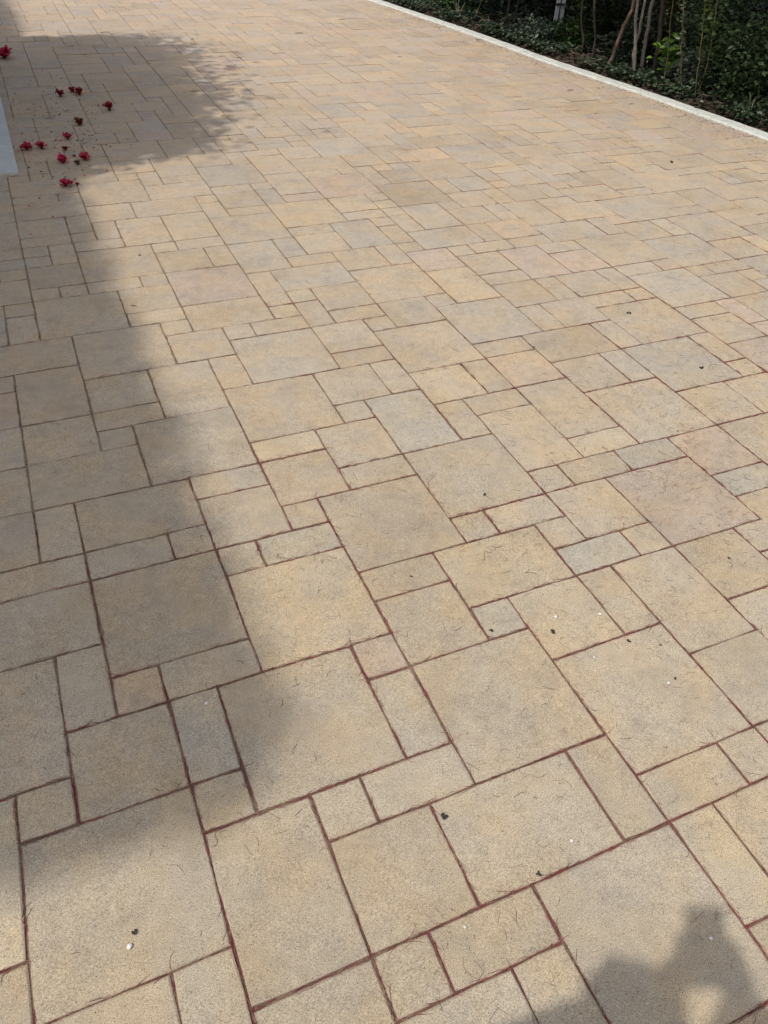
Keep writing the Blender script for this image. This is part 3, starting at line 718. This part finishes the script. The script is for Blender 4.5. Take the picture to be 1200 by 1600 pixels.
# strap-leaved plant
root = empty('strap_leaved_plant', (5.42, 3.30, 0)); tag(root, 'pale green strap leaved plant arching behind the kerb at right', 'plant')
for k_ in range(15):
    a = random.uniform(0, 6.28); L = random.uniform(.10, .18); c0 = Vector((5.42, 3.30, .02)); V = []; F = []
    for i in range(6):
        t = i / 5; q = c0 + Vector((math.cos(a) * L * t * .9, math.sin(a) * L * t * .9, math.sin(t * 2.6) * L * .75)); wd = .006 * math.sin(math.pi * (t * .85 + .15)) + .0008
        sd = Vector((-math.sin(a), math.cos(a), 0)) * wd; V += [tuple(q + sd), tuple(q - sd), tuple(q - Vector((0, 0, .0018)))]
    for i in range(5):
        for x_, y_ in ((0, 2), (2, 1), (1, 0)): F.append([i * 3 + x_, i * 3 + y_, i * 3 + 3 + y_, i * 3 + 3 + x_])
    g_ = (0.075, 0.09, 0.04, 1)
    mesh_obj('blade', V, F, M_LEAF, root, attrs={'tint': ('FLOAT_COLOR', [g_] * len(V))})
# pale straw tuft at the far end
root = empty('dry_grass_tuft', (4.93, 7.30, 0)); tag(root, 'pale dry grass tuft at the far end beside the broad blue leaf', 'grass tuft')
for k_ in range(9):
    a = random.uniform(0, 6.28); V, F = tube([(4.93, 7.30, 0), (4.93 + .02 * math.cos(a), 7.30 + .02 * math.sin(a), .09), (4.93 + .06 * math.cos(a), 7.30 + .06 * math.sin(a), .15 + random.random() * .05)], [.003, .0025, .001], 4)
    mesh_obj('blade', V, F, M_TIMBER, root)
# broad blue-green leaf plant
root = empty('broad_leaved_plant', (5.03, 7.15, 0)); tag(root, 'dark blue green plant with broad lobed leaves at the far end of the kerb', 'plant')
for k_, (dx, dy, z_, s_) in enumerate([(0, 0, .10, .17), (.06, -.08, .16, .18), (-.0, .08, .20, .15), (.10, .02, .06, .14), (.02, -.14, .05, .12), (.12, -.1, .22, .15)]):
    V, F, C = leaf_cloud(np.array([[5.03 + dx, 7.12 + dy, z_]]), np.array([s_]), np.array([[.028, .045, .055]]), 1.15, .12, .6); stuff_mesh('leaf', V, F, C, M_LEAF, root)
V, F = tube([(5.05, 7.12, 0), (5.06, 7.12, .12), (5.08, 7.08, .24)], [.006, .005, .003], 6); mesh_obj('stem', V, F, M_STEM, root)

# two pale blades of a hanging leaf in the gloom
for (x, y, z, lb) in ((5.42, 3.72, .42, 'pale bluish leaf hanging alone among the saplings'), (5.62, 3.72, .62, 'pale bluish leaf at the top edge above the saplings')):
    V, F, C = leaf_cloud(np.array([[x, y, z]]), np.array([.075]), np.array([[.42, .46, .50]]), 2.2, .2, .3)
    tag(stuff_mesh('pale_leaf', V, F, C, M_LEAF), lb, 'leaf', 'pale hanging leaves')

# ---- box helper
def box(x0, y0, z0, x1, y1, z1, bev=0.0):
    V = [(x0 + bev, y0 + bev, z1), (x1 - bev, y0 + bev, z1), (x1 - bev, y1 - bev, z1), (x0 + bev, y1 - bev, z1),
         (x0, y0, z1 - bev), (x1, y0, z1 - bev), (x1, y1, z1 - bev), (x0, y1, z1 - bev), (x0, y0, z0), (x1, y0, z0), (x1, y1, z0), (x0, y1, z0)]
    F = [[0, 1, 2, 3], [8, 11, 10, 9]]
    for i in range(4):
        j = (i + 1) % 4; F.append([4 + i, 4 + j, j, i]); F.append([8 + i, 8 + j, 4 + j, 4 + i])
    return V, F
def rotz(V, c, a, tiltx=0):
    ca, sa = math.cos(a), math.sin(a)
    return [(c[0] + (x - c[0]) * ca - (y - c[1]) * sa, c[1] + (x - c[0]) * sa + (y - c[1]) * ca, z) for x, y, z in V]
# white post: two upright battens and a foot rail
root = empty('white_post', (5.66, 6.46, 0)); tag(root, 'weathered white post of twin battens standing in the hedge', 'post')
for dx in (0.0, .055):
    V, F = box(5.63 + dx, 6.44, 0.03, 5.665 + dx, 6.48, 0.95, .003); mesh_obj('batten', rotz(V, (5.66, 6.46), -.4), F, M_WHITE, root)
V, F = box(5.61, 6.41, 0.0, 5.74, 6.438, .05, .003); mesh_obj('foot_rail', rotz(V, (5.66, 6.46), -.4), F, M_WHITE, root)
V, F = box(5.62, 6.41, 0.27, 5.73, 6.438, .29, .003); mesh_obj('cross_rail', rotz(V, (5.66, 6.46), -.4), F, M_DARKBIT, root)
# weathered timber edging pieces at right
for (cx, cy, L, a, z_, lb) in ((5.66, 3.70, .24, -.35, .07, 'pale weathered timber edging lying under the shrubs, left piece'), (5.86, 3.32, .34, -.30, .055, 'pale weathered timber edging at the right edge of the bed')):
    V, F = box(cx - L / 2, cy - .02, 0.0, cx + L / 2, cy + .02, z_, .004)
    tag(mesh_obj('timber_edging', rotz(V, (cx, cy), a), F, M_TIMBER), lb, 'timber', 'timber edging in the bed')

# ------------------------------------------------------------------ fallen flowers
def flower(loc, size, hue, label, rr, name='fallen_flower'):
    root = empty(name, (loc[0], loc[1], 0)); tag(root, label, 'flower', 'fallen flowers on the pavers')
    VV, FF, CC = [], [], []
    npet = rr.randint(9, 13)
    for k_ in range(npet):
        a = k_ / npet * 6.283 * 2 + rr.uniform(-.3, .3); L = size * rr.uniform(.55, .85); lift = rr.uniform(.25, 1.4); off = len(VV)
        wid = L * rr.uniform(.7, 1.05); nu = 5
        for i in range(nu):
            t = i / (nu - 1); rr_ = L * t * math.cos(lift * (1 - .25 * t)); z = 0.003 + L * math.sin(lift) * math.sin(t * 2.1) * .9
            w_ = wid * math.sin(math.pi * (0.12 + .78 * t)) * .6
            for s_ in (-1, 0, 1):
                crink = rr.uniform(-.10, .10) * size
                VV.append((loc[0] + math.cos(a) * rr_ - math.sin(a) * w_ * s_, loc[1] + math.sin(a) * rr_ + math.cos(a) * w_ * s_, max(0.0015, z + abs(s_) * .12 * size + crink)))
                sh = rr.uniform(.55, 1.35); CC.append((hue[0] * sh * 1.1, hue[1] * sh + (.06 if rr.random() < .12 else 0), hue[2] * sh + (.04 if rr.random() < .12 else 0), 1))
        for i in range(nu - 1):
            for j in range(2):
                q = off + i * 3 + j; FF.append([q, q + 1, q + 4, q + 3])
    mesh_obj('petals', VV, FF, M_PETAL, root, attrs={'tint': ('FLOAT_COLOR', CC)}, smooth=True)
    V, F = blob(loc[0], loc[1], .005, size * .16, rr, 1.1, 4, 6)
    mesh_obj('calyx', V, F, M_PETAL, root, attrs={'tint': ('FLOAT_COLOR', [(.10, .045, .02, 1)] * len(V))})
CR = (0.50, 0.020, 0.08); DK = (0.30, 0.022, 0.030); BR = (0.26, 0.07, 0.015)
rf_ = random.Random(9)
for (g, s_, h_, lb) in [((1.25, -33.0), .055, CR, 'flat crimson flower with a yellow tip, nearest the concrete slab'),
                        ((1.96, -33.1), .050, CR, 'upright crimson flower second from the concrete slab'),
                        ((3.45, -34.3), .044, CR, 'crimson flower above the middle of the lower group'),
                        ((2.78, -30.4), .055, CR, 'crimson and dark flower left of the pair in the lower group'),
                        ((3.87, -30.6), .055, CR, 'crimson flower right of the pair in the lower group'),
                        ((2.51, -26.95), .055, CR, 'lone crimson flower nearest the camera'),
                        ((4.39, -36.9), .055, BR, 'orange brown withered flower in the middle of the spill'),
                        ((6.47, -39.6), .062, DK, 'dark red flower farthest right, on its own'),
                        ((5.23, -43.6), .058, DK, 'dark red flower at the far end of the spill, right of two'),
                        ((4.05, -43.3), .058, (.26, .012, .03), 'bright crimson flower at the far end of the spill, left of two'),
                        ((4.87, -44.3), .045, DK, 'small dark flower just behind the far pair'),
                        ((1.45, -54.6), .11, CR, 'large crimson flower at the very left edge of the paving'),
                        ((3.43, -30.0), .030, (.25, .16, .10), 'small straw coloured withered bud between the lower pair'),
                        ((3.10, -32.4), .030, DK, 'small dark bud above the lower pair'),
                        ((3.05, -26.9), .018, DK, 'tiny dark bud beside the nearest flower'),
                        ((3.42, -31.2), .018, DK, 'tiny dark bud behind the right hand flower of the lower pair')]:
    flower(gpt(*g), s_, h_, lb, rf_)
# dry leaves on the drive
def dryleaf(g, L, a, col, lb):
    L *= 0.85
    x, y = gpt(*g); n_ = 5; V = []; F = []
    for i in range(n_):
        t = i / (n_ - 1); wd = L * .10 * math.sin(math.pi * (.06 + .88 * t))
        for s_ in (-1, 0, 1):
            dx = L * (t - .5); dy = wd * s_
            V.append((x + dx * math.cos(a) - dy * math.sin(a), y + dx * math.sin(a) + dy * math.cos(a), .0025 + .03 * L * abs(s_) + .05 * L * math.sin(t * 3.1)))
    for i in range(n_ - 1):
        for j in range(2): q = i * 3 + j; F.append([q, q + 1, q + 4, q + 3])
    o = mesh_obj('dry_leaf', V, F, M_LITTER, attrs={'tint': ('FLOAT_COLOR', [(*col, 1)] * len(V))}, smooth=True)
    tag(o, lb, 'leaf', 'dry leaves on the pavers')
dryleaf((2.89, -38.5), .075, .2, (.09, .08, .05), 'grey green curled leaf among the fallen flowers')
dryleaf((3.35, -13.55), .032, -.5, (.13, .06, .04), 'thin brown leaf on a sunlit paver at left, near the shadow edge')
for (px, g, a, L, lb) in [(0, (9.6, -62.5), .1, .10, 'dark curled leaf at the top left of the drive'), (0, (25.5, -60.0), .0, .10, 'dark leaf lying on the far paving at top centre'),
                          (0, (30.6, -50.0), .4, .075, 'small dark leaf on the far paving right of centre'), (0, (12.4, -42.8), .05, .075, 'dark sliver of leaf at the edge of the far shadow'),
                          (0, (12.8, -36.9), .3, .045, 'small curled leaf in the mottled shade'), (0, (38.6, -37.6), .1, .085, 'brown leaf near the kerb, left of the pale stems'),
                          (0, (40.9, -33.4), .2, .06, 'brown leaf at the kerb foot below the saplings'), (0, (11.0, -51.0), .7, .06, 'dark leaf at the far edge of the shadow'),
                          (0, (40.6, -55.0), .0, .10, 'brown leaf beside the kerb at the far end'), (0, (16.0, -59.0), .9, .07, 'small dark leaf on the sunlit far paving'),
                          (0, (31.6, -65.5), .2, .09, 'dark leaf near the top edge, close to the kerb'), (0, (6.4, -57.8), .4, .07, 'dark leaf on the sunlit strip beyond the shadow')]:
    dryleaf(g, L, a, (.06, .045, .03), lb)

# ------------------------------------------------------------------ porch slab and house at the left (the house throws the long shadow)
V, F = box(-3.0, 3.365, -0.05, 0.066, 9.6, 0.016, .004)
for i in range(len(V)):
    pass
slab = mesh_obj('porch_slab', V, F, M_SLAB); tag(slab, kind='structure')
HZ = 6.0; ex = 0.285 - 0.576 * HZ; ey = -0.655 - 0.179 * HZ
house = empty('house', (-3.2, 4.0, 0)); tag(house, 'cream two storey house left of the drive whose eave shades the paving', 'house')
def part(name, bx, mat, parent=house): V, F = box(*bx); return mesh_obj(name, V, F, mat, parent)
part('wall', (-8.0, ey + .35, 0, ex - .40, 11.0, HZ - .12), M_STUCCO)
part('roof', (-8.5, ey, HZ - .12, ex, 11.5, HZ), M_ROOF)
for (y0, z0) in ((0.5, 3.8), (3.5, 3.8), (6.5, 3.8), (0.5, 1.1), (6.5, 1.1)):
    wf = part('window', (ex - .40 + .002, y0, z0, ex - .36, y0 + 1.3, z0 + 1.2), M_WHITE)
    V, F = box(ex - .359, y0 + .08, z0 + .08, ex - .352, y0 + 1.22, z0 + 1.12); p_ = mesh_obj('pane', V, F, M_GLASS); p_.parent = wf
dr = part('door', (ex - .398, 4.4, 0.016, ex - .35, 5.4, 2.1), M_TIMBER)
V, F = box(ex - .349, 5.22, 1.0, ex - .31, 5.26, 1.12); p_ = mesh_obj('handle', V, F, M_DARKBIT); p_.parent = dr

# unseen leaves added along the eave to roughen the long shadow's rim
ly = RNG.uniform(ey, 11.0, 9000); pa = np.stack([ex + RNG.normal(0, .045, 9000) + .022 * np.sin(ly * 5) * np.sin(ly * 2.3), ly, HZ - .05 + RNG.normal(0, .06, 9000)], 1)
lx = RNG.uniform(-7, ex, 4000); pb = np.stack([lx, ey + RNG.normal(0, .045, 4000) + .025 * np.sin(lx * 6), HZ - .05 + RNG.normal(0, .06, 4000)], 1)
pts = np.concatenate([pa, pb]); V, F, C = leaf_cloud(pts, RNG.uniform(.04, .07, len(pts)), greens(len(pts), MIDG), 1.4)
stuff_mesh('eave_shadow_leaves', V, F, C, M_LEAF, house)

# bougainvillea beside the porch: its crown throws the bulge of shade
bz = 3.3; ox, oy = -0.576 * bz, -0.179 * bz
root = empty('bougainvillea', (-2.0, 4.2, 0)); tag(root, 'tall crimson flowering shrub trained against the house left of the frame', 'flowering shrub')
V, F = tube(wiggle([(-2.0, 4.2, 0.0), (-1.95, 4.25, 1.1), (-1.9, 4.3, 2.2), (-1.6, 4.3, 3.2)], .03), [.06 * (1 - i / 16) for i in range(10)], 8); mesh_obj('trunk', V, F, M_BARK, root, smooth=True)
# footprint of its shade: a polygon softened at the border
poly = np.array([(0.2, 7.02), (1.05, 7.04), (1.62, 6.98), (1.90, 6.62), (1.97, 6.2), (1.92, 5.7), (1.90, 5.2), (1.84, 4.75), (1.62, 4.45), (1.42, 4.22), (1.30, 3.85), (1.20, 3.56), (.75, 3.52), (.5, 3.40), (0.2, 3.2)])
def inpoly(P_, poly):
    r = np.zeros(len(P_), bool); j = len(poly) - 1
    for i in range(len(poly)):
        xi, yi = poly[i]; xj, yj = poly[j]
        c = ((yi > P_[:, 1]) != (yj > P_[:, 1])) & (P_[:, 0] < (xj - xi) * (P_[:, 1] - yi) / (yj - yi + 1e-12) + xi); r ^= c; j = i
    return r
q = RNG.uniform((0.0, 3.1), (2.5, 7.3), (56000, 2)); qj = q + RNG.normal(0, 0.085, q.shape) * (1 + 1.6 * np.clip(q[:, :1] - 1.2, 0, 1))
q = q[inpoly(qj, poly)]
rag = np.sin(q[:, 0] * 13 + 2 * np.sin(q[:, 1] * 7)) * np.sin(q[:, 1] * 11 + 1.5 * np.sin(q[:, 0] * 9))
rim_ = ~(inpoly(q + [.22, 0], poly) & inpoly(q + [0, -.20], poly) & inpoly(q + [.15, .18], poly))
q = q[~(rim_ & (rag > RNG.uniform(-.2, 1.5, len(q))))]
q = q[RNG.random(len(q)) < np.exp(-3.3 * np.clip(q[:, 0] - 1.05, 0, 2))]
zz = RNG.uniform(2.5, 3.9, len(q)); pts = np.stack([q[:, 0] - 0.576 * zz, q[:, 1] - 0.179 * zz, zz], 1)
colv = np.where(RNG.random((len(q), 1)) < .3, np.array([CR]), np.array([MIDG])) * RNG.uniform(.6, 1.4, (len(q), 1))
V, F, C = leaf_cloud(pts, RNG.uniform(.055, .085, len(q)), colv, 1.5); stuff_mesh('crown', V, F, C, M_LEAF, root)
VV, FF = [], []
for k_ in range(10):
    e = Vector((random.uniform(.4, 1.6) - 0.576 * 3.3, random.uniform(4.0, 6.6) - .179 * 3.3, 3.2))
    V, F = tube(wiggle([(-1.7, 4.3, 2.8), Vector((-1.7, 4.3, 3.0)).lerp(e, .5) + Vector((0, 0, .2)), e], .03), [.02 * (1 - i / 8) for i in range(7)], 5); FF += [[a + len(VV) for a in f_] for f_ in F]; VV += V
mesh_obj('boughs', VV, FF, M_BARK, root)

# ------------------------------------------------------------------ the photographer (throws the shadow at the lower right)
Fh = Vector((0.435, 0.90, 0)).normalized(); Rh = Vector((0.90, -0.435, 0)).normalized(); Z = Vector((0, 0, 1))
O = Vector((-0.262, -1.750, 0))
def W(r, f, z): return O + Rh * r + Fh * f + Z * z * 1.05
def skin_obj(name, pts, edges, rads, mat, parent, sub=2, root_i=0):
    me = bpy.data.meshes.new(name); me.from_pydata([tuple(p) for p in pts], edges, []); me.materials.append(mat)
    o = bpy.data.objects.new(name, me); COL.objects.link(o)
    md = o.modifiers.new('skin', 'SKIN'); md.use_smooth_shade = True
    sv = me.skin_vertices[0].data
    for i, r in enumerate(rads):
        sv[i].radius = r if isinstance(r, tuple) else (r, r); sv[i].use_root = (i == root_i)
    s2 = o.modifiers.new('sub', 'SUBSURF'); s2.levels = sub; s2.render_levels = sub
    o.parent = parent; o.matrix_parent_inverse = Matrix.Translation(-Vector(parent.location))
    return o
person = empty('person', O); tag(person, 'person in blue shirt and grey trousers holding up a phone', 'person')
ph_c = CAM - fwd * 0.013 - up * 0.050 - right * 0.018
wr = ph_c - up * .085 + right * .045 - fwd * .055; wl = ph_c - up * .060 - right * .13 - fwd * .055
J = {'pelvis': W(0, 0, .93), 'spine': W(0, 0, 1.12), 'chest': W(0, -.06, 1.26), 'neck': W(0, -.01, 1.43), 'skull0': W(0, .03, 1.53), 'skull1': W(0, .045, 1.62), 'skull2': W(0, .04, 1.69),
     'shR': W(.17, -.05, 1.34), 'elR': W(.40, .20, 1.20), 'wrR': wr, 'shL': W(-.16, -.07, 1.32), 'elL': W(-.13, .12, 1.08), 'wrL': wl,
     'hipR': W(.09, 0, .88), 'knR': W(.10, .02, .49), 'anR': W(.11, -.01, .09), 'toR': W(.13, .15, .035), 'hipL': W(-.09, 0, .88), 'knL': W(-.10, .02, .49), 'anL': W(-.11, -.01, .09), 'toL': W(-.13, .15, .035)}
names = list(J); E_ = [('pelvis', 'spine'), ('spine', 'chest'), ('chest', 'neck'), ('neck', 'skull0'), ('skull0', 'skull1'), ('skull1', 'skull2'), ('chest', 'shR'), ('shR', 'elR'), ('elR', 'wrR'),
      ('chest', 'shL'), ('shL', 'elL'), ('elL', 'wrL'), ('pelvis', 'hipR'), ('hipR', 'knR'), ('knR', 'anR'), ('anR', 'toR'), ('pelvis', 'hipL'), ('hipL', 'knL'), ('knL', 'anL'), ('anL', 'toL')]
RD = {'pelvis': .13, 'spine': .115, 'chest': .125, 'neck': .052, 'skull0': .070, 'skull1': .083, 'skull2': .062, 'shR': .055, 'shL': .055, 'elR': .040, 'elL': .040, 'wrR': .026, 'wrL': .026,
      'hipR': .085, 'hipL': .085, 'knR': .058, 'knL': .058, 'anR': .038, 'anL': .038, 'toR': .034, 'toL': .034}
skin_obj('body', [J[k_] for k_ in names], [(names.index(a), names.index(b_)) for a, b_ in E_], [RD[k_] for k_ in names], M_SKIN, person)
sn = ['pelvis', 'spine', 'chest', 'shR', 'elR', 'shL', 'elL']
sp_ = [J['pelvis'] + Z * .02, J['spine'], J['chest'], J['shR'], J['elR'], J['shL'], J['elL'], J['elR'].lerp(J['wrR'], .8), J['elL'].lerp(J['wrL'], .8)]
skin_obj('shirt', sp_, [(0, 1), (1, 2), (2, 3), (3, 4), (2, 5), (5, 6), (4, 7), (6, 8)], [.145, .13, .14, .075, .062, .075, .060, .046, .046], M_SHIRT, person)
tp_ = [J['pelvis'], J['hipR'], J['knR'], J['anR'] + Z * .03, J['hipL'], J['knL'], J['anL'] + Z * .03]
skin_obj('trousers', tp_, [(0, 1), (1, 2), (2, 3), (0, 4), (4, 5), (5, 6)], [.148, .10, .074, .062, .10, .074, .062], M_TROUSER, person)
for s_, a_, t_ in (('R', 'anR', 'toR'), ('L', 'anL', 'toL')):
    skin_obj('shoe', [J[a_] - Fh * .05 - Z * .04, J[a_] - Z * .035, J[t_] + Fh * .03 + Z * .008], [(0, 1), (1, 2)], [.043, .05, .042], M_DARKBIT, person)
hd = W(0, .04, 1.615)
V, F = blob(0, 0, 0, 1, random.Random(1), 1, 8, 12)
mesh_obj('hair', [tuple(hd - Fh * .022 + Z * .028 + Vector((x * .088, y * .094, z * .090))) for x, y, z in V], F, M_HAIR, person, smooth=True)
for sgn in (-1, 1):
    V, F = blob(0, 0, 0, .012, random.Random(2), 1, 5, 8); mesh_obj('eye', [tuple(hd + Fh * .072 + Rh * .031 * sgn + Z * .002 + Vector(v)) for v in V], F, M_EYE, person, smooth=True)
    V, F = blob(0, 0, 0, .02, random.Random(2), 1.4, 5, 8); mesh_obj('ear', [tuple(hd + Rh * .083 * sgn - Z * .012 + Vector(v)) for v in V], F, M_SKIN, person, smooth=True)
V, F = blob(0, 0, 0, .015, random.Random(2), 1.5, 5, 8); mesh_obj('nose', [tuple(hd + Fh * .088 - Z * .02 + Vector(v)) for v in V], F, M_SKIN, person, smooth=True)
V, F = blob(0, 0, 0, .012, random.Random(2), .4, 5, 8); mesh_obj('mouth', [tuple(hd + Fh * .076 - Z * .055 + Vector((v[0] * 1.6, v[1], v[2]))) for v in V], F, M_PETAL, person, attrs={'tint': ('FLOAT_COLOR', [(.3, .1, .08, 1)] * len(V))})
# hands: palm plus five bent fingers that close round the phone's sides
for sgn, wri in ((1, wr), (-1, wl)):
    palm = ph_c - up * .040 + right * sgn * .050 - fwd * .022
    pts = [wri, wri.lerp(palm, .55), palm]; ed = [(0, 1), (1, 2)]; rd = [.024, (.030), .028]
    for k_ in range(4):
        h_ = -.055 + k_ * .021; L = (.9, 1.05, 1.0, .8)[k_]
        a0 = ph_c + up * h_ + right * sgn * .050 - fwd * .012; a1 = ph_c + up * h_ + right * sgn * .047 + fwd * .008; a2 = ph_c + up * (h_ + .002) + right * sgn * (.047 - .022 * L) + fwd * .011
        i0 = len(pts); pts += [a0, a1, a2]; ed += [(2, i0), (i0, i0 + 1), (i0 + 1, i0 + 2)]; rd += [.010, .0085, .007]
    a0 = palm + up * .02 - fwd * .008; a1 = ph_c + up * .005 + right * sgn * .030 - fwd * .018; i0 = len(pts); pts += [a0, a1]; ed += [(2, i0), (i0, i0 + 1)]; rd += [.012, .009]
    skin_obj('hand', pts, ed, rd, M_SKIN, person, 2, 1)
# phone
def obox(c, hx, hy, hz, name, mat, parent=None):
    V = [tuple(c + right * a * hx + up * b_ * hy + fwd * d * hz) for a in (-1, 1) for b_ in (-1, 1) for d in (-1, 1)]
    return mesh_obj(name, V, [[0, 1, 3, 2], [4, 6, 7, 5], [0, 4, 5, 1], [2, 3, 7, 6], [0, 2, 6, 4], [1, 5, 7, 3]], mat, parent)
phr = empty('phone', ph_c); tag(phr, 'black phone held up in both hands', 'phone')
obox(ph_c, .0375, .075, .004, 'phone_case', M_PHONE, phr); obox(ph_c - fwd * .0045, .034, .070, .0004, 'screen', M_GLASS, phr)
